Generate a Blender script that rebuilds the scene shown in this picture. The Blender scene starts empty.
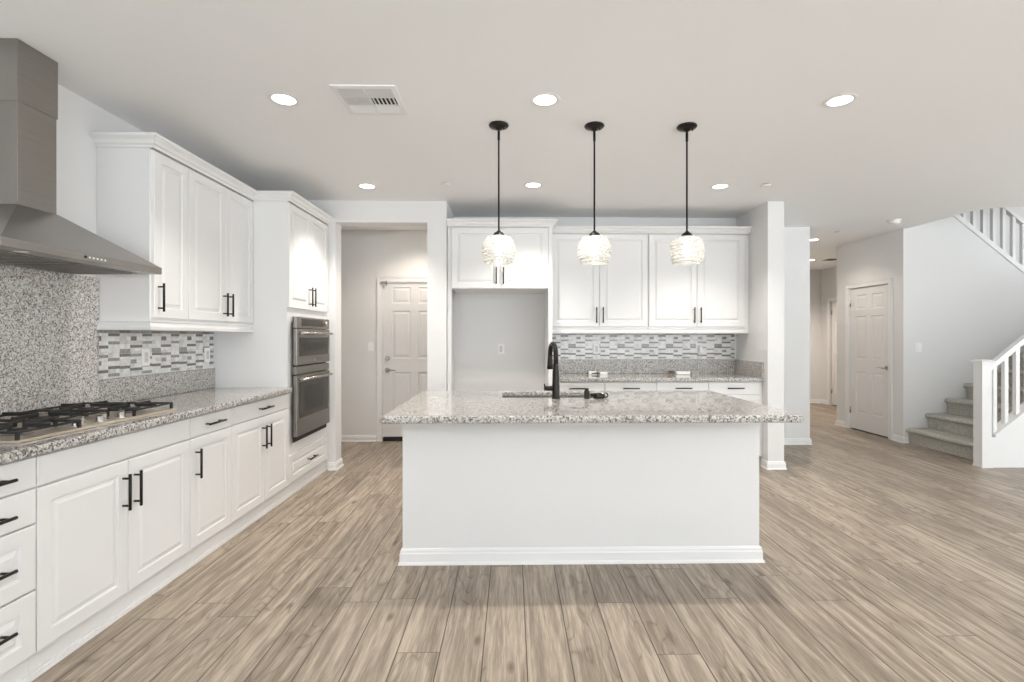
import bpy, bmesh, math, random
from mathutils import Vector, Matrix
random.seed(7)
PI = math.pi
scn = bpy.context.scene
C = scn.collection

# ------------------------------------------------------------------ camera, world, big lights, exposure
HC = 2.695            # ceiling height
cam = bpy.data.cameras.new('camera')
camo = bpy.data.objects.new('camera', cam)
C.objects.link(camo)
camo.location = (0, 0, 1.325)
camo.rotation_euler = (PI/2, 0, -math.radians(1.0))
cam.sensor_fit = 'HORIZONTAL'
cam.sensor_width = 36.0
cam.lens = 36.0*500.0/1024.0
cam.shift_x = (512.0-520.7)/1024.0
cam.shift_y = -(341.0-337.5)/1024.0
cam.clip_start = 0.05
scn.camera = camo

scn.view_settings.view_transform = 'Standard'
scn.view_settings.look = 'None'
scn.view_settings.gamma = 1.0
scn.view_settings.use_curve_mapping = False
scn.view_settings.exposure = 0.13

world = bpy.data.worlds.new('world')
scn.world = world
world.use_nodes = True
bgn = world.node_tree.nodes['Background']
bgn.inputs[0].default_value = (0.96, 0.98, 1.0, 1)
bgn.inputs[1].default_value = 1.6

def area(name, loc, rot, sx, sy, power, col=(1, 1, 1)):
    l = bpy.data.lights.new(name, 'AREA')
    l.shape = 'RECTANGLE'; l.size = sx; l.size_y = sy; l.energy = power; l.color = col
    o = bpy.data.objects.new(name, l)
    C.objects.link(o); o.location = loc; o.rotation_euler = rot
    return o
DAY = (0.87, 0.945, 1.0)
TILT = math.radians(80)      # turns the added lights almost straight up to brighten the ceiling
# daylight lamps added inside the windows behind the camera and on the right (openings built below)
area('daylight_rear_left', (-0.4, -3.90, 1.30), (PI/2+TILT, 0, 0), 3.0, 2.0, 215, DAY)
area('daylight_rear_middle', (3.1, -3.90, 1.30), (PI/2+TILT, 0, 0), 3.0, 2.0, 215, DAY)
area('daylight_rear_right', (6.6, -3.90, 1.30), (PI/2+TILT, 0, 0), 3.0, 2.0, 215, DAY)
area('daylight_right', (8.90, 1.6, 1.30), (PI/2+TILT, 0, PI/2), 4.2, 2.0, 275, DAY)
area('fill_upstairs', (8.9, 6.3, 3.9), (PI/2, 0, PI/2), 1.8, 1.6, 9, (1.0, 0.95, 0.9))  # added fill light for the upper stairwell

# ------------------------------------------------------------------ materials
def new_mat(name):
    m = bpy.data.materials.new(name); m.use_nodes = True
    nt = m.node_tree
    return m, nt, nt.nodes['Principled BSDF']

def paint(name, col, rough=0.5, metal=0.0, bump=0.0, bscale=200, spec=0.5):
    m, nt, b = new_mat(name)
    b.inputs['Base Color'].default_value = (*col, 1)
    b.inputs['Roughness'].default_value = rough
    b.inputs['Metallic'].default_value = metal
    b.inputs['Specular IOR Level'].default_value = spec
    tc = nt.nodes.new('ShaderNodeTexCoord')
    n = nt.nodes.new('ShaderNodeTexNoise'); n.inputs['Scale'].default_value = bscale
    nt.links.new(tc.outputs['Object'], n.inputs['Vector'])
    if bump > 0:
        bp = nt.nodes.new('ShaderNodeBump'); bp.inputs['Strength'].default_value = bump
        bp.inputs['Distance'].default_value = 0.002
        nt.links.new(n.outputs['Fac'], bp.inputs['Height'])
        nt.links.new(bp.outputs['Normal'], b.inputs['Normal'])
    # faint unevenness in the finish
    mr = nt.nodes.new('ShaderNodeMapRange')
    mr.inputs['To Min'].default_value = max(0.0, rough-0.03); mr.inputs['To Max'].default_value = min(1, rough+0.03)
    nt.links.new(n.outputs['Fac'], mr.inputs['Value'])
    nt.links.new(mr.outputs['Result'], b.inputs['Roughness'])
    return m

M = {}
M['wall'] = paint('wall_paint', (0.80, 0.795, 0.785), 0.7, bump=0.15, bscale=90, spec=0.3)
M['ceiling'] = paint('ceiling_paint', (0.93, 0.927, 0.922), 0.85, bump=0.15, bscale=70, spec=0.2)
M['trim'] = paint('trim_paint', (0.86, 0.855, 0.845), 0.4)
M['cabinet'] = paint('cabinet_lacquer', (0.83, 0.825, 0.815), 0.38)
M['door'] = paint('door_paint', (0.80, 0.79, 0.78), 0.4)
M['black'] = paint('black_bronze', (0.022, 0.019, 0.017), 0.35, metal=0.6)
M['iron'] = paint('cast_iron', (0.018, 0.017, 0.016), 0.55, bump=0.3, bscale=400)
M['dark'] = paint('dark_rubber', (0.012, 0.012, 0.012), 0.6)
M['chrome'] = paint('satin_nickel', (0.55, 0.53, 0.50), 0.22, metal=1.0)
M['plastic'] = paint('white_plastic', (0.92, 0.915, 0.90), 0.35)
M['socket'] = paint('outlet_socket', (0.68, 0.67, 0.65), 0.4)
M['ovenglass'] = paint('oven_glass', (0.035, 0.032, 0.03), 0.12)
M['ovenwindow'] = paint('oven_window', (0.012, 0.011, 0.010), 0.08)
M['twist'] = paint('brown_cord_tie', (0.16, 0.10, 0.06), 0.6)
M['burner'] = paint('burner_alloy', (0.30, 0.28, 0.25), 0.4, metal=0.8)
M['grout'] = paint('grout', (0.66, 0.65, 0.63), 0.8)

def steel(name, axis, col=(0.34, 0.32, 0.30), rough=0.30):
    m, nt, b = new_mat(name)
    b.inputs['Metallic'].default_value = 1.0
    tc = nt.nodes.new('ShaderNodeTexCoord'); mp = nt.nodes.new('ShaderNodeMapping')
    sc = [300, 300, 300]; sc[axis] = 4
    mp.inputs['Scale'].default_value = sc
    n = nt.nodes.new('ShaderNodeTexNoise'); n.inputs['Scale'].default_value = 1.0; n.inputs['Detail'].default_value = 3
    cr = nt.nodes.new('ShaderNodeMapRange'); cr.inputs['To Min'].default_value = 0.86; cr.inputs['To Max'].default_value = 1.12
    mx = nt.nodes.new('ShaderNodeVectorMath'); mx.operation = 'SCALE'; mx.inputs[0].default_value = col
    rr = nt.nodes.new('ShaderNodeMapRange'); rr.inputs['To Min'].default_value = rough-0.05; rr.inputs['To Max'].default_value = rough+0.08
    L = nt.links.new
    L(tc.outputs['Object'], mp.inputs['Vector']); L(mp.outputs['Vector'], n.inputs['Vector'])
    L(n.outputs['Fac'], cr.inputs['Value']); L(cr.outputs['Result'], mx.inputs['Scale'])
    L(mx.outputs['Vector'], b.inputs['Base Color'])
    L(n.outputs['Fac'], rr.inputs['Value']); L(rr.outputs['Result'], b.inputs['Roughness'])
    return m
M['steel'] = steel('brushed_steel', 0)
M['steel_y'] = steel('brushed_steel_hood', 1)
M['steel_tray'] = steel('cooktop_steel', 1, (0.85, 0.77, 0.66), 0.33)

def granite(name, rough, spec, k=1.0, g=1.0):
    m, nt, b = new_mat(name)
    L = nt.links.new
    tc = nt.nodes.new('ShaderNodeTexCoord')
    ns = nt.nodes.new('ShaderNodeTexNoise'); ns.inputs['Scale'].default_value = 60; ns.inputs['Detail'].default_value = 2
    L(tc.outputs['Object'], ns.inputs['Vector'])
    ad = nt.nodes.new('ShaderNodeMix'); ad.data_type = 'VECTOR'; ad.inputs['Factor'].default_value = 0.012
    L(tc.outputs['Object'], ad.inputs[4]); L(ns.outputs['Color'], ad.inputs[5])
    def speck(scale, stops):
        v = nt.nodes.new('ShaderNodeTexVoronoi'); v.inputs['Scale'].default_value = scale*k
        L(ad.outputs[1], v.inputs['Vector'])
        sp = nt.nodes.new('ShaderNodeSeparateColor'); L(v.outputs['Color'], sp.inputs['Color'])
        r = nt.nodes.new('ShaderNodeValToRGB'); r.color_ramp.interpolation = 'CONSTANT'; stops = [stops[0]]+stops[1:]; stops = [(p_, tuple(q*g if q > 0.1 else q+0.1*(g-1) for q in c_)) for p_, c_ in stops]
        els = r.color_ramp.elements
        els[0].position = 0; els[0].color = (*stops[0][1], 1)
        els[1].position = stops[1][0]; els[1].color = (*stops[1][1], 1)
        for p, c in stops[2:]:
            e = els.new(p); e.color = (*c, 1)
        L(sp.outputs['Red'], r.inputs['Fac'])
        return r
    a = speck(135, [(0, (0.60, 0.59, 0.57)), (0.34, (0.38, 0.36, 0.34)), (0.54, (0.36, 0.285, 0.225)), (0.68, (0.14, 0.125, 0.115)), (0.80, (0.03, 0.028, 0.027)), (0.93, (0.72, 0.71, 0.69))])
    c = speck(260, [(0, (0.58, 0.57, 0.55)), (0.42, (0.36, 0.35, 0.34)), (0.75, (0.16, 0.15, 0.145)), (0.88, (0.55, 0.50, 0.45))])
    mx = nt.nodes.new('ShaderNodeMix'); mx.data_type = 'RGBA'; mx.inputs['Factor'].default_value = 0.28
    L(a.outputs['Color'], mx.inputs[6]); L(c.outputs['Color'], mx.inputs[7])
    L(mx.outputs[2], b.inputs['Base Color'])
    b.inputs['Roughness'].default_value = rough
    b.inputs['Specular IOR Level'].default_value = spec
    return m
M['granite'] = granite('polished_granite', 0.05, 0.8)
M['granite_splash'] = granite('honed_granite', 0.3, 0.45, 1.15, 1.12)

def wood_floor():
    m, nt, b = new_mat('wood_plank_floor')
    L = nt.links.new
    N = nt.nodes.new
    def math_(op, a=None, c=None, va=None, vc=None):
        n = N('ShaderNodeMath'); n.operation = op
        if a is not None: L(a, n.inputs[0])
        elif va is not None: n.inputs[0].default_value = va
        if c is not None: L(c, n.inputs[1])
        elif vc is not None: n.inputs[1].default_value = vc
        return n.outputs[0]
    geo = N('ShaderNodeNewGeometry'); sp = N('ShaderNodeSeparateXYZ'); L(geo.outputs['Position'], sp.inputs[0])
    W, LEN = 0.182, 1.22
    u = math_('DIVIDE', math_('ADD', sp.outputs['X'], vc=-0.061+0.182*40), vc=W)
    ix = math_('FLOOR', u)
    fx = math_('FRACT', u)
    wn = N('ShaderNodeTexWhiteNoise'); wn.noise_dimensions = '1D'; L(ix, wn.inputs['W'])
    v = math_('ADD', math_('DIVIDE', math_('ADD', sp.outputs['Y'], vc=20.0), vc=LEN), wn.outputs['Value'])
    iy = math_('FLOOR', v); fy = math_('FRACT', v)
    cmb = N('ShaderNodeCombineXYZ'); L(ix, cmb.inputs[0]); L(iy, cmb.inputs[1])
    wn2 = N('ShaderNodeTexWhiteNoise'); wn2.noise_dimensions = '3D'; L(cmb.outputs[0], wn2.inputs['Vector'])
    rnd = wn2.outputs['Value']
    # seams
    ex = math_('MINIMUM', fx, math_('SUBTRACT', None, fx, va=1.0))
    ey = math_('MINIMUM', fy, math_('SUBTRACT', None, fy, va=1.0))
    sx = math_('LESS_THAN', ex, vc=0.0026/W); sy = math_('LESS_THAN', ey, vc=0.0016/LEN)
    seam = math_('MAXIMUM', sx, sy)
    # grain coordinates, shifted per plank
    gx = math_('ADD', math_('MULTIPLY', sp.outputs['X'], vc=1.0), math_('MULTIPLY', rnd, vc=37.0))
    gy = math_('ADD', math_('MULTIPLY', sp.outputs['Y'], vc=1.0), math_('MULTIPLY', rnd, vc=91.0))
    g = N('ShaderNodeCombineXYZ'); L(gx, g.inputs[0]); L(gy, g.inputs[1])
    def noise(scx, scy, detail=4, rough=0.55, dist=0.0):
        mp = N('ShaderNodeMapping'); mp.inputs['Scale'].default_value = (scx, scy, 1); L(g.outputs[0], mp.inputs['Vector'])
        n = N('ShaderNodeTexNoise'); n.inputs['Scale'].default_value = 1; n.inputs['Detail'].default_value = detail
        n.inputs['Roughness'].default_value = rough; n.inputs['Distortion'].default_value = dist
        L(mp.outputs['Vector'], n.inputs['Vector']); return n.outputs['Fac']
    n1 = noise(30, 1.9, 6, 0.62, 0.5)      # broad streaks
    n2 = noise(150, 8, 3, 0.6)            # fine fibres
    n3 = noise(5, 0.9, 2, 0.5)            # contour field for cathedral figure
    rings = math_('FRACT', math_('MULTIPLY', n3, vc=16.0))
    rings = math_('ABSOLUTE', math_('SUBTRACT', rings, vc=0.5))
    rings = math_('POWER', math_('MULTIPLY', rings, vc=2.0), vc=6.0)
    mask = math_('GREATER_THAN', noise(1.2, 0.35, 1), vc=0.5)
    rings = math_('MULTIPLY', rings, mask)
    # knots
    mpk = N('ShaderNodeMapping'); mpk.inputs['Scale'].default_value = (5.5, 2.2, 1); L(g.outputs[0], mpk.inputs['Vector'])
    vk = N('ShaderNodeTexVoronoi'); vk.inputs['Scale'].default_value = 1; L(mpk.outputs['Vector'], vk.inputs['Vector'])
    knot = N('ShaderNodeMapRange'); knot.inputs['From Min'].default_value = 0.02; knot.inputs['From Max'].default_value = 0.11
    knot.inputs['To Min'].default_value = 1; knot.inputs['To Max'].default_value = 0; L(vk.outputs['Distance'], knot.inputs['Value'])
    t = math_('ADD', math_('MULTIPLY', math_('ADD', n1, vc=0.0), vc=0.97), math_('MULTIPLY', n2, vc=0.46))
    t = math_('ADD', t, math_('MULTIPLY', rings, vc=-0.17))
    t = math_('ADD', t, math_('MULTIPLY', knot.outputs['Result'], vc=-0.32))
    t = math_('ADD', t, math_('ADD', math_('MULTIPLY', rnd, vc=0.10), vc=0.05))
    r = N('ShaderNodeValToRGB'); els = r.color_ramp.elements
    els[0].position = 0.30; els[0].color = (0.075, 0.054, 0.038, 1)
    els[1].position = 1.05; els[1].color = (0.50, 0.418, 0.330, 1)
    e = els.new(0.58); e.color = (0.185, 0.143, 0.108, 1)
    e = els.new(0.78); e.color = (0.300, 0.242, 0.187, 1)
    L(t, r.inputs['Fac'])
    mx = N('ShaderNodeMix'); mx.data_type = 'RGBA'; L(seam, mx.inputs['Factor'])
    L(r.outputs['Color'], mx.inputs[6]); mx.inputs[7].default_value = (0.085, 0.065, 0.05, 1)
    L(mx.outputs[2], b.inputs['Base Color'])
    ro = N('ShaderNodeMapRange'); ro.inputs['To Min'].default_value = 0.34; ro.inputs['To Max'].default_value = 0.5
    L(n1, ro.inputs['Value']); L(ro.outputs['Result'], b.inputs['Roughness'])
    b.inputs['Specular IOR Level'].default_value = 0.45
    bp = N('ShaderNodeBump'); bp.inputs['Strength'].default_value = 0.25; bp.inputs['Distance'].default_value = 0.002
    L(math_('SUBTRACT', n2, math_('MULTIPLY', seam, vc=2.0)), bp.inputs['Height']); L(bp.outputs['Normal'], b.inputs['Normal'])
    return m
M['floor'] = wood_floor()

def carpet():
    m, nt, b = new_mat('grey_carpet')
    L = nt.links.new
    tc = nt.nodes.new('ShaderNodeTexCoord')
    n = nt.nodes.new('ShaderNodeTexNoise'); n.inputs['Scale'].default_value = 55; n.inputs['Detail'].default_value = 6; n.inputs['Roughness'].default_value = 0.75
    L(tc.outputs['Object'], n.inputs['Vector'])
    r = nt.nodes.new('ShaderNodeValToRGB')
    r.color_ramp.elements[0].position = 0.32; r.color_ramp.elements[0].color = (0.38, 0.36, 0.315, 1)
    r.color_ramp.elements[1].position = 0.68; r.color_ramp.elements[1].color = (0.72, 0.70, 0.64, 1)
    L(n.outputs['Fac'], r.inputs['Fac']); L(r.outputs['Color'], b.inputs['Base Color'])
    b.inputs['Roughness'].default_value = 0.95; b.inputs['Specular IOR Level'].default_value = 0.1
    n2 = nt.nodes.new('ShaderNodeTexNoise'); n2.inputs['Scale'].default_value = 260; L(tc.outputs['Object'], n2.inputs['Vector'])
    bp = nt.nodes.new('ShaderNodeBump'); bp.inputs['Strength'].default_value = 0.8; bp.inputs['Distance'].default_value = 0.006
    L(n2.outputs['Fac'], bp.inputs['Height']); L(bp.outputs['Normal'], b.inputs['Normal'])
    return m
M['carpet'] = carpet()

def tile(name, col, rough=0.25, var=0.12, scale=30):
    m, nt, b = new_mat(name)
    L = nt.links.new
    tc = nt.nodes.new('ShaderNodeTexCoord')
    n = nt.nodes.new('ShaderNodeTexNoise'); n.inputs['Scale'].default_value = scale; n.inputs['Detail'].default_value = 4
    L(tc.outputs['Object'], n.inputs['Vector'])
    r = nt.nodes.new('ShaderNodeMapRange'); r.inputs['From Min'].default_value = 0.3; r.inputs['From Max'].default_value = 0.7
    r.inputs['To Min'].default_value = 1-var; r.inputs['To Max'].default_value = 1+var
    v = nt.nodes.new('ShaderNodeVectorMath'); v.operation = 'SCALE'; v.inputs[0].default_value = col
    L(n.outputs['Fac'], r.inputs['Value']); L(r.outputs['Result'], v.inputs['Scale']); L(v.outputs['Vector'], b.inputs['Base Color'])
    b.inputs['Roughness'].default_value = rough
    return m
M['t_white'] = tile('tile_white_marble', (0.86, 0.85, 0.83))
M['t_light'] = tile('tile_pale_grey_marble', (0.72, 0.705, 0.685))
M['t_mid'] = tile('tile_mid_grey', (0.36, 0.35, 0.33), 0.2, 0.2, 80)
M['t_dark'] = tile('tile_dark_grey_glass', (0.225, 0.213, 0.20), 0.15, 0.2, 80)

def emit(name, col, strength):
    m = bpy.data.materials.new(name); m.use_nodes = True
    nt = m.node_tree; nt.nodes.clear()
    e = nt.nodes.new('ShaderNodeEmission'); e.inputs[0].default_value = (*col, 1); e.inputs[1].default_value = strength
    o = nt.nodes.new('ShaderNodeOutputMaterial'); nt.links.new(e.outputs[0], o.inputs[0])
    return m
M['lens'] = emit('lit_lens', (1.0, 0.95, 0.88), 8.0)
M['bulb'] = emit('lit_bulb', (1.0, 0.985, 0.96), 13.0)
M['hoodlens'] = paint('hood_lamp_glass', (0.7, 0.7, 0.68), 0.2)

def crystal():
    m = bpy.data.materials.new('crystal_glass'); m.use_nodes = True
    nt = m.node_tree; nt.nodes.clear(); L = nt.links.new
    d = nt.nodes.new('ShaderNodeBsdfTranslucent'); d.inputs[0].default_value = (0.80, 0.785, 0.75, 1)
    g = nt.nodes.new('ShaderNodeBsdfGlass'); g.inputs['Roughness'].default_value = 0.1; g.inputs['IOR'].default_value = 1.45
    f = nt.nodes.new('ShaderNodeBsdfDiffuse'); f.inputs[0].default_value = (0.9, 0.88, 0.84, 1)
    n = nt.nodes.new('ShaderNodeTexNoise'); n.inputs['Scale'].default_value = 120
    tc = nt.nodes.new('ShaderNodeTexCoord'); L(tc.outputs['Object'], n.inputs['Vector'])
    mx = nt.nodes.new('ShaderNodeMixShader'); L(n.outputs['Fac'], mx.inputs[0]); L(d.outputs[0], mx.inputs[1]); L(f.outputs[0], mx.inputs[2])
    m2 = nt.nodes.new('ShaderNodeMixShader'); m2.inputs[0].default_value = 0.25; L(mx.outputs[0], m2.inputs[1]); L(g.outputs[0], m2.inputs[2])
    o = nt.nodes.new('ShaderNodeOutputMaterial'); L(m2.outputs[0], o.inputs[0])
    return m
M['crystal'] = crystal()

# ------------------------------------------------------------------ mesh builder and object helpers
class MB:
    def __init__(s): s.v = []; s.f = []; s.m = []; s.sm = []
    def add(s, vs, fs, mi=0, smooth=False):
        k = len(s.v); s.v += [tuple(p) for p in vs]
        for f in fs: s.f.append([k+i for i in f]); s.m.append(mi); s.sm.append(smooth)
        return s
    def box(s, x0, x1, y0, y1, z0, z1, mi=0):
        if x0 > x1: x0, x1 = x1, x0
        if y0 > y1: y0, y1 = y1, y0
        vs = [(x0,y0,z0),(x1,y0,z0),(x1,y1,z0),(x0,y1,z0),(x0,y0,z1),(x1,y0,z1),(x1,y1,z1),(x0,y1,z1)]
        return s.add(vs, [(0,3,2,1),(4,5,6,7),(0,1,5,4),(1,2,6,5),(2,3,7,6),(3,0,4,7)], mi)
    def prism(s, poly, z0, z1, mi=0):      # poly in xy, counter-clockwise
        n = len(poly)
        vs = [(x,y,z0) for x,y in poly]+[(x,y,z1) for x,y in poly]
        fs = [tuple(reversed(range(n))), tuple(range(n,2*n))]+[(i,(i+1)%n,n+(i+1)%n,n+i) for i in range(n)]
        return s.add(vs, fs, mi)
    def prism_y(s, poly, y0, y1, mi=0):    # poly in xz, clockwise seen from -y or not, normals recalculated
        n = len(poly)
        vs = [(x,y0,z) for x,z in poly]+[(x,y1,z) for x,z in poly]
        fs = [tuple(range(n)), tuple(reversed(range(n,2*n)))]+[((i+1)%n,i,n+i,n+(i+1)%n) for i in range(n)]
        return s.add(vs, fs, mi)
    def tube(s, pts, rs, n=12, mi=0, cap=True):
        pts = [Vector(p) for p in pts]
        if not isinstance(rs, (list, tuple)): rs = [rs]*len(pts)
        d0 = (pts[1]-pts[0]).normalized()
        up = Vector((0,0,1)) if abs(d0.z) < 0.9 else Vector((1,0,0))
        a = d0.cross(up).normalized()
        k = len(s.v); rings = []
        for i, p in enumerate(pts):
            if i == 0: d = pts[1]-pts[0]
            elif i == len(pts)-1: d = pts[-1]-pts[-2]
            else: d = (pts[i+1]-pts[i]).normalized()+(pts[i]-pts[i-1]).normalized()
            d.normalize(); a = (a-d*a.dot(d)).normalized(); b = d.cross(a)
            rings.append([p+a*math.cos(2*PI*j/n)*rs[i]+b*math.sin(2*PI*j/n)*rs[i] for j in range(n)])
        vs = [q for r in rings for q in r]
        fs = [(i*n+j, i*n+(j+1)%n, (i+1)*n+(j+1)%n, (i+1)*n+j) for i in range(len(pts)-1) for j in range(n)]
        s.add(vs, fs, mi, True)
        if cap:
            s.add(rings[0], [tuple(reversed(range(n)))], mi); s.add(rings[-1], [tuple(range(n))], mi)
        return s
    def lathe(s, prof, c=(0,0,0), n=24, mi=0, smooth=True):   # prof [(r,z)] about z
        vs = []; m = len(prof)
        for r, z in prof:
            for j in range(n):
                t = 2*PI*j/n; vs.append((c[0]+r*math.cos(t), c[1]+r*math.sin(t), c[2]+z))
        fs = [(i*n+j, i*n+(j+1)%n, (i+1)*n+(j+1)%n, (i+1)*n+j) for i in range(m-1) for j in range(n)]
        s.add(vs, fs, mi, smooth)
        return s
    def rings(s, rs, mi=0, close=True):    # rs: list of 4-point rings, lofted; last filled
        vs = [p for r in rs for p in r]; n = len(rs[0])
        fs = [(i*n+j, i*n+(j+1)%n, (i+1)*n+(j+1)%n, (i+1)*n+j) for i in range(len(rs)-1) for j in range(n)]
        if close: fs.append(tuple((len(rs)-1)*n+j for j in range(n)))
        return s.add(vs, fs, mi)
    def build(s, name, mats, parent=None, bevel=0.0, loc=None):
        me = bpy.data.meshes.new(name)
        me.from_pydata(s.v, [], s.f)
        if not isinstance(mats, (list, tuple)): mats = [mats]
        for m in mats: me.materials.append(m)
        for p, mi, sm in zip(me.polygons, s.m, s.sm): p.material_index = mi; p.use_smooth = sm
        bm = bmesh.new(); bm.from_mesh(me)
        bmesh.ops.remove_doubles(bm, verts=bm.verts, dist=1e-5)
        bmesh.ops.recalc_face_normals(bm, faces=bm.faces)
        bm.to_mesh(me); bm.free()
        o = bpy.data.objects.new(name, me); C.objects.link(o)
        if parent: o.parent = parent
        if loc: o.location = loc
        if bevel > 0:
            md = o.modifiers.new('bevel', 'BEVEL'); md.width = bevel; md.segments = 2; md.limit_method = 'ANGLE'; md.angle_limit = math.radians(50)
            md.harden_normals = False
        return o

def sweep(mb, path, prof, mi=0):
    """profile [(outward, z)] swept along a plan path; outward = right of travel; mitred corners."""
    P = [Vector((x, y)) for x, y in path]; n = len(prof); rings = []
    for i, p in enumerate(P):
        ds = []
        if i > 0: ds.append((P[i]-P[i-1]).normalized())
        if i < len(P)-1: ds.append((P[i+1]-P[i]).normalized())
        ns = [Vector((d.y, -d.x)) for d in ds]
        if len(ns) == 2:
            b = (ns[0]+ns[1]).normalized(); k = 1/max(0.2, b.dot(ns[0])); off = b*k
        else: off = ns[0]
        rings.append([(p.x+off.x*o, p.y+off.y*o, z) for o, z in prof])
    vs = [q for r in rings for q in r]
    fs = [(i*n+j, i*n+(j+1)%n, (i+1)*n+(j+1)%n, (i+1)*n+j) for i in range(len(P)-1) for j in range(n)]
    fs += [tuple(range(n)), tuple((len(P)-1)*n+j for j in range(n))]
    return mb.add(vs, fs, mi)

def thing(name, label, cat, loc=(0,0,0), rotz=0, group=None):
    o = bpy.data.objects.new(name, None); C.objects.link(o); o.empty_display_size = 0.1
    o.location = loc; o.rotation_euler = (0, 0, rotz); o['label'] = label; o['category'] = cat
    if group: o['group'] = group
    return o
def tag(o, label, cat, group=None):
    o['label'] = label; o['category'] = cat
    if group: o['group'] = group
    return o
def struct(o): o['kind'] = 'structure'; return o
def kids(o): return [c for c in C.objects if c.parent == o]
def dup(root, loc, label, rotz=None, group=None):
    # lamps are added by downlight() afterwards, so only the meshes are copied
    r = root.copy(); C.objects.link(r); r.location = loc
    if rotz is not None: r.rotation_euler = (0, 0, rotz)
    r['label'] = label
    if group: r['group'] = group
    for ch in kids(root):
        if ch.type == 'LIGHT': continue
        c = ch.copy(); C.objects.link(c); c.parent = r
        for g in kids(ch):
            d = g.copy(); C.objects.link(d); d.parent = c
    return r

# ------------------------------------------------------------------ room shell
XL, YB = -2.45, 5.69          # left wall face, back kitchen wall face
def wall(name, axis, a0, a1, p0, p1, z0=0.0, z1=HC, holes=(), mat='wall'):
    """box wall: axis 'x' runs along x between a0..a1 and spans y p0..p1; holes (a,b,zlo,zhi)."""
    mb = MB()
    cuts = sorted(set([a0, a1]+[h[0] for h in holes]+[h[1] for h in holes]))
    for i in range(len(cuts)-1):
        l, r = cuts[i], cuts[i+1]; mid = (l+r)/2
        zz = [(z0, z1)]
        for h in holes:
            if h[0] < mid < h[1]:
                zz = [(a, b) for a, b in [(z0, h[2]), (h[3], z1)] if b-a > 1e-4]
        for a, b in zz:
            if axis == 'x': mb.box(l, r, p0, p1, a, b)
            else: mb.box(p0, p1, l, r, a, b)
    return struct(mb.build(name, M[mat]))

fl = MB(); fl.box(-2.75, 9.2, -4.2, 10.3, -0.1, 0.0)
struct(fl.build('floor', M['floor']))

# main ceiling with the stairwell opening and its rounded corner
cl = MB(); T = 0.28
cl.box(-2.75, 4.97, -4.2, 10.3, HC, HC+T)
cl.box(4.97, 9.2, -4.2, 5.15, HC, HC+T)
cl.box(4.97, 6.4, 7.49, 10.3, HC, HC+T)
R = 0.30; fil = [(4.97, 5.15)]
for i in range(0, 11):
    t = PI+ (PI/2)*i/10
    fil.append((4.97+R+R*math.cos(t), 5.15+R+R*math.sin(t)))
cl.prism([(4.97, 5.15)]+list(reversed(fil[1:])), HC, HC+T)
struct(cl.build('ceiling', M['ceiling']))

wall('wall_left', 'y', -4.2, 6.41, XL-0.15, XL)
wall('wall_rear', 'x', XL, 9.0, -4.2, -4.05, holes=[(-1.9, 1.1, 0.15, 2.45), (1.6, 4.6, 0.15, 2.45), (5.1, 8.1, 0.15, 2.45)])
wall('wall_right', 'y', -4.2, 7.6, 9.0, 9.15, z1=5.4, holes=[(-0.5, 3.7, 0.15, 2.45), (5.4, 7.2, 3.1, 4.7)])
wall('wall_back', 'x', -0.658, 2.573, YB, YB+0.15)
# wall with the hall opening
wall('wall_hall_opening', 'x', XL, -0.658, 5.03, 5.20, holes=[(-1.765, -0.85, 0.0, 2.478)])
wall('wall_pillar', 'y', 5.2, 5.84, -0.85, -0.658)
wall('wall_hall_right', 'y', 5.84, 6.41, -0.80, -0.65)
wall('wall_hall_far', 'x', XL-0.15, 0.3, 6.41, 6.56, holes=[(-1.655, -0.84, 0.0, 2.035)])
wall('wall_wing', 'y', 4.985, 6.13, 2.573, 2.738)
wall('wall_facing', 'x', 2.573, 3.69, 6.13, 6.28)
wall('wall_corridor_left', 'y', 6.28, 10.0, 3.54, 3.69)
wall('wall_corridor_far', 'x', 3.54, 6.4, 10.0, 10.15)
wall('wall_corridor_right', 'y', 7.49, 10.0, 6.25, 6.40, holes=[(8.90, 9.72, 0.0, 2.04)])
wall('wall_light_block', 'y', 8.6, 10.0, 6.42, 6.50)  # unseen panel added behind the far door, blocks outside light from its gap
wall('wall_closet', 'y', 6.33, 7.49, 4.92, 5.05, holes=[(6.435, 7.205, 0.0, 2.035)])
wall('wall_closet_back', 'x', 5.05, 9.0, 7.38, 7.49, z1=5.4)
# wall beside the stairs, its top following the upper flight
sw = MB()
sw.prism_y([(4.92, 0), (9.0, 0), (9.0, 1.55), (7.25, 1.55), (5.30, 3.10), (4.97, 3.10), (4.97, HC), (4.92, HC)], 6.20, 6.33)
struct(sw.build('wall_stair', M['wall']))
# upper storey around the stairwell
wall('wall_upstairs_left', 'y', 5.0, 7.49, 3.35, 3.5, z0=HC+T, z1=5.4)
wall('wall_upstairs_front', 'x', 3.5, 9.0, 5.0, 5.13, z0=HC+T, z1=5.4)
wall('wall_upstairs_back', 'x', 3.5, 5.05, 7.38, 7.49, z0=HC+T, z1=5.4)
up = MB(); up.box(3.35, 9.15, 5.0, 7.6, 5.4, 5.5)
struct(up.build('ceiling_upstairs', M['ceiling']))

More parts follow.
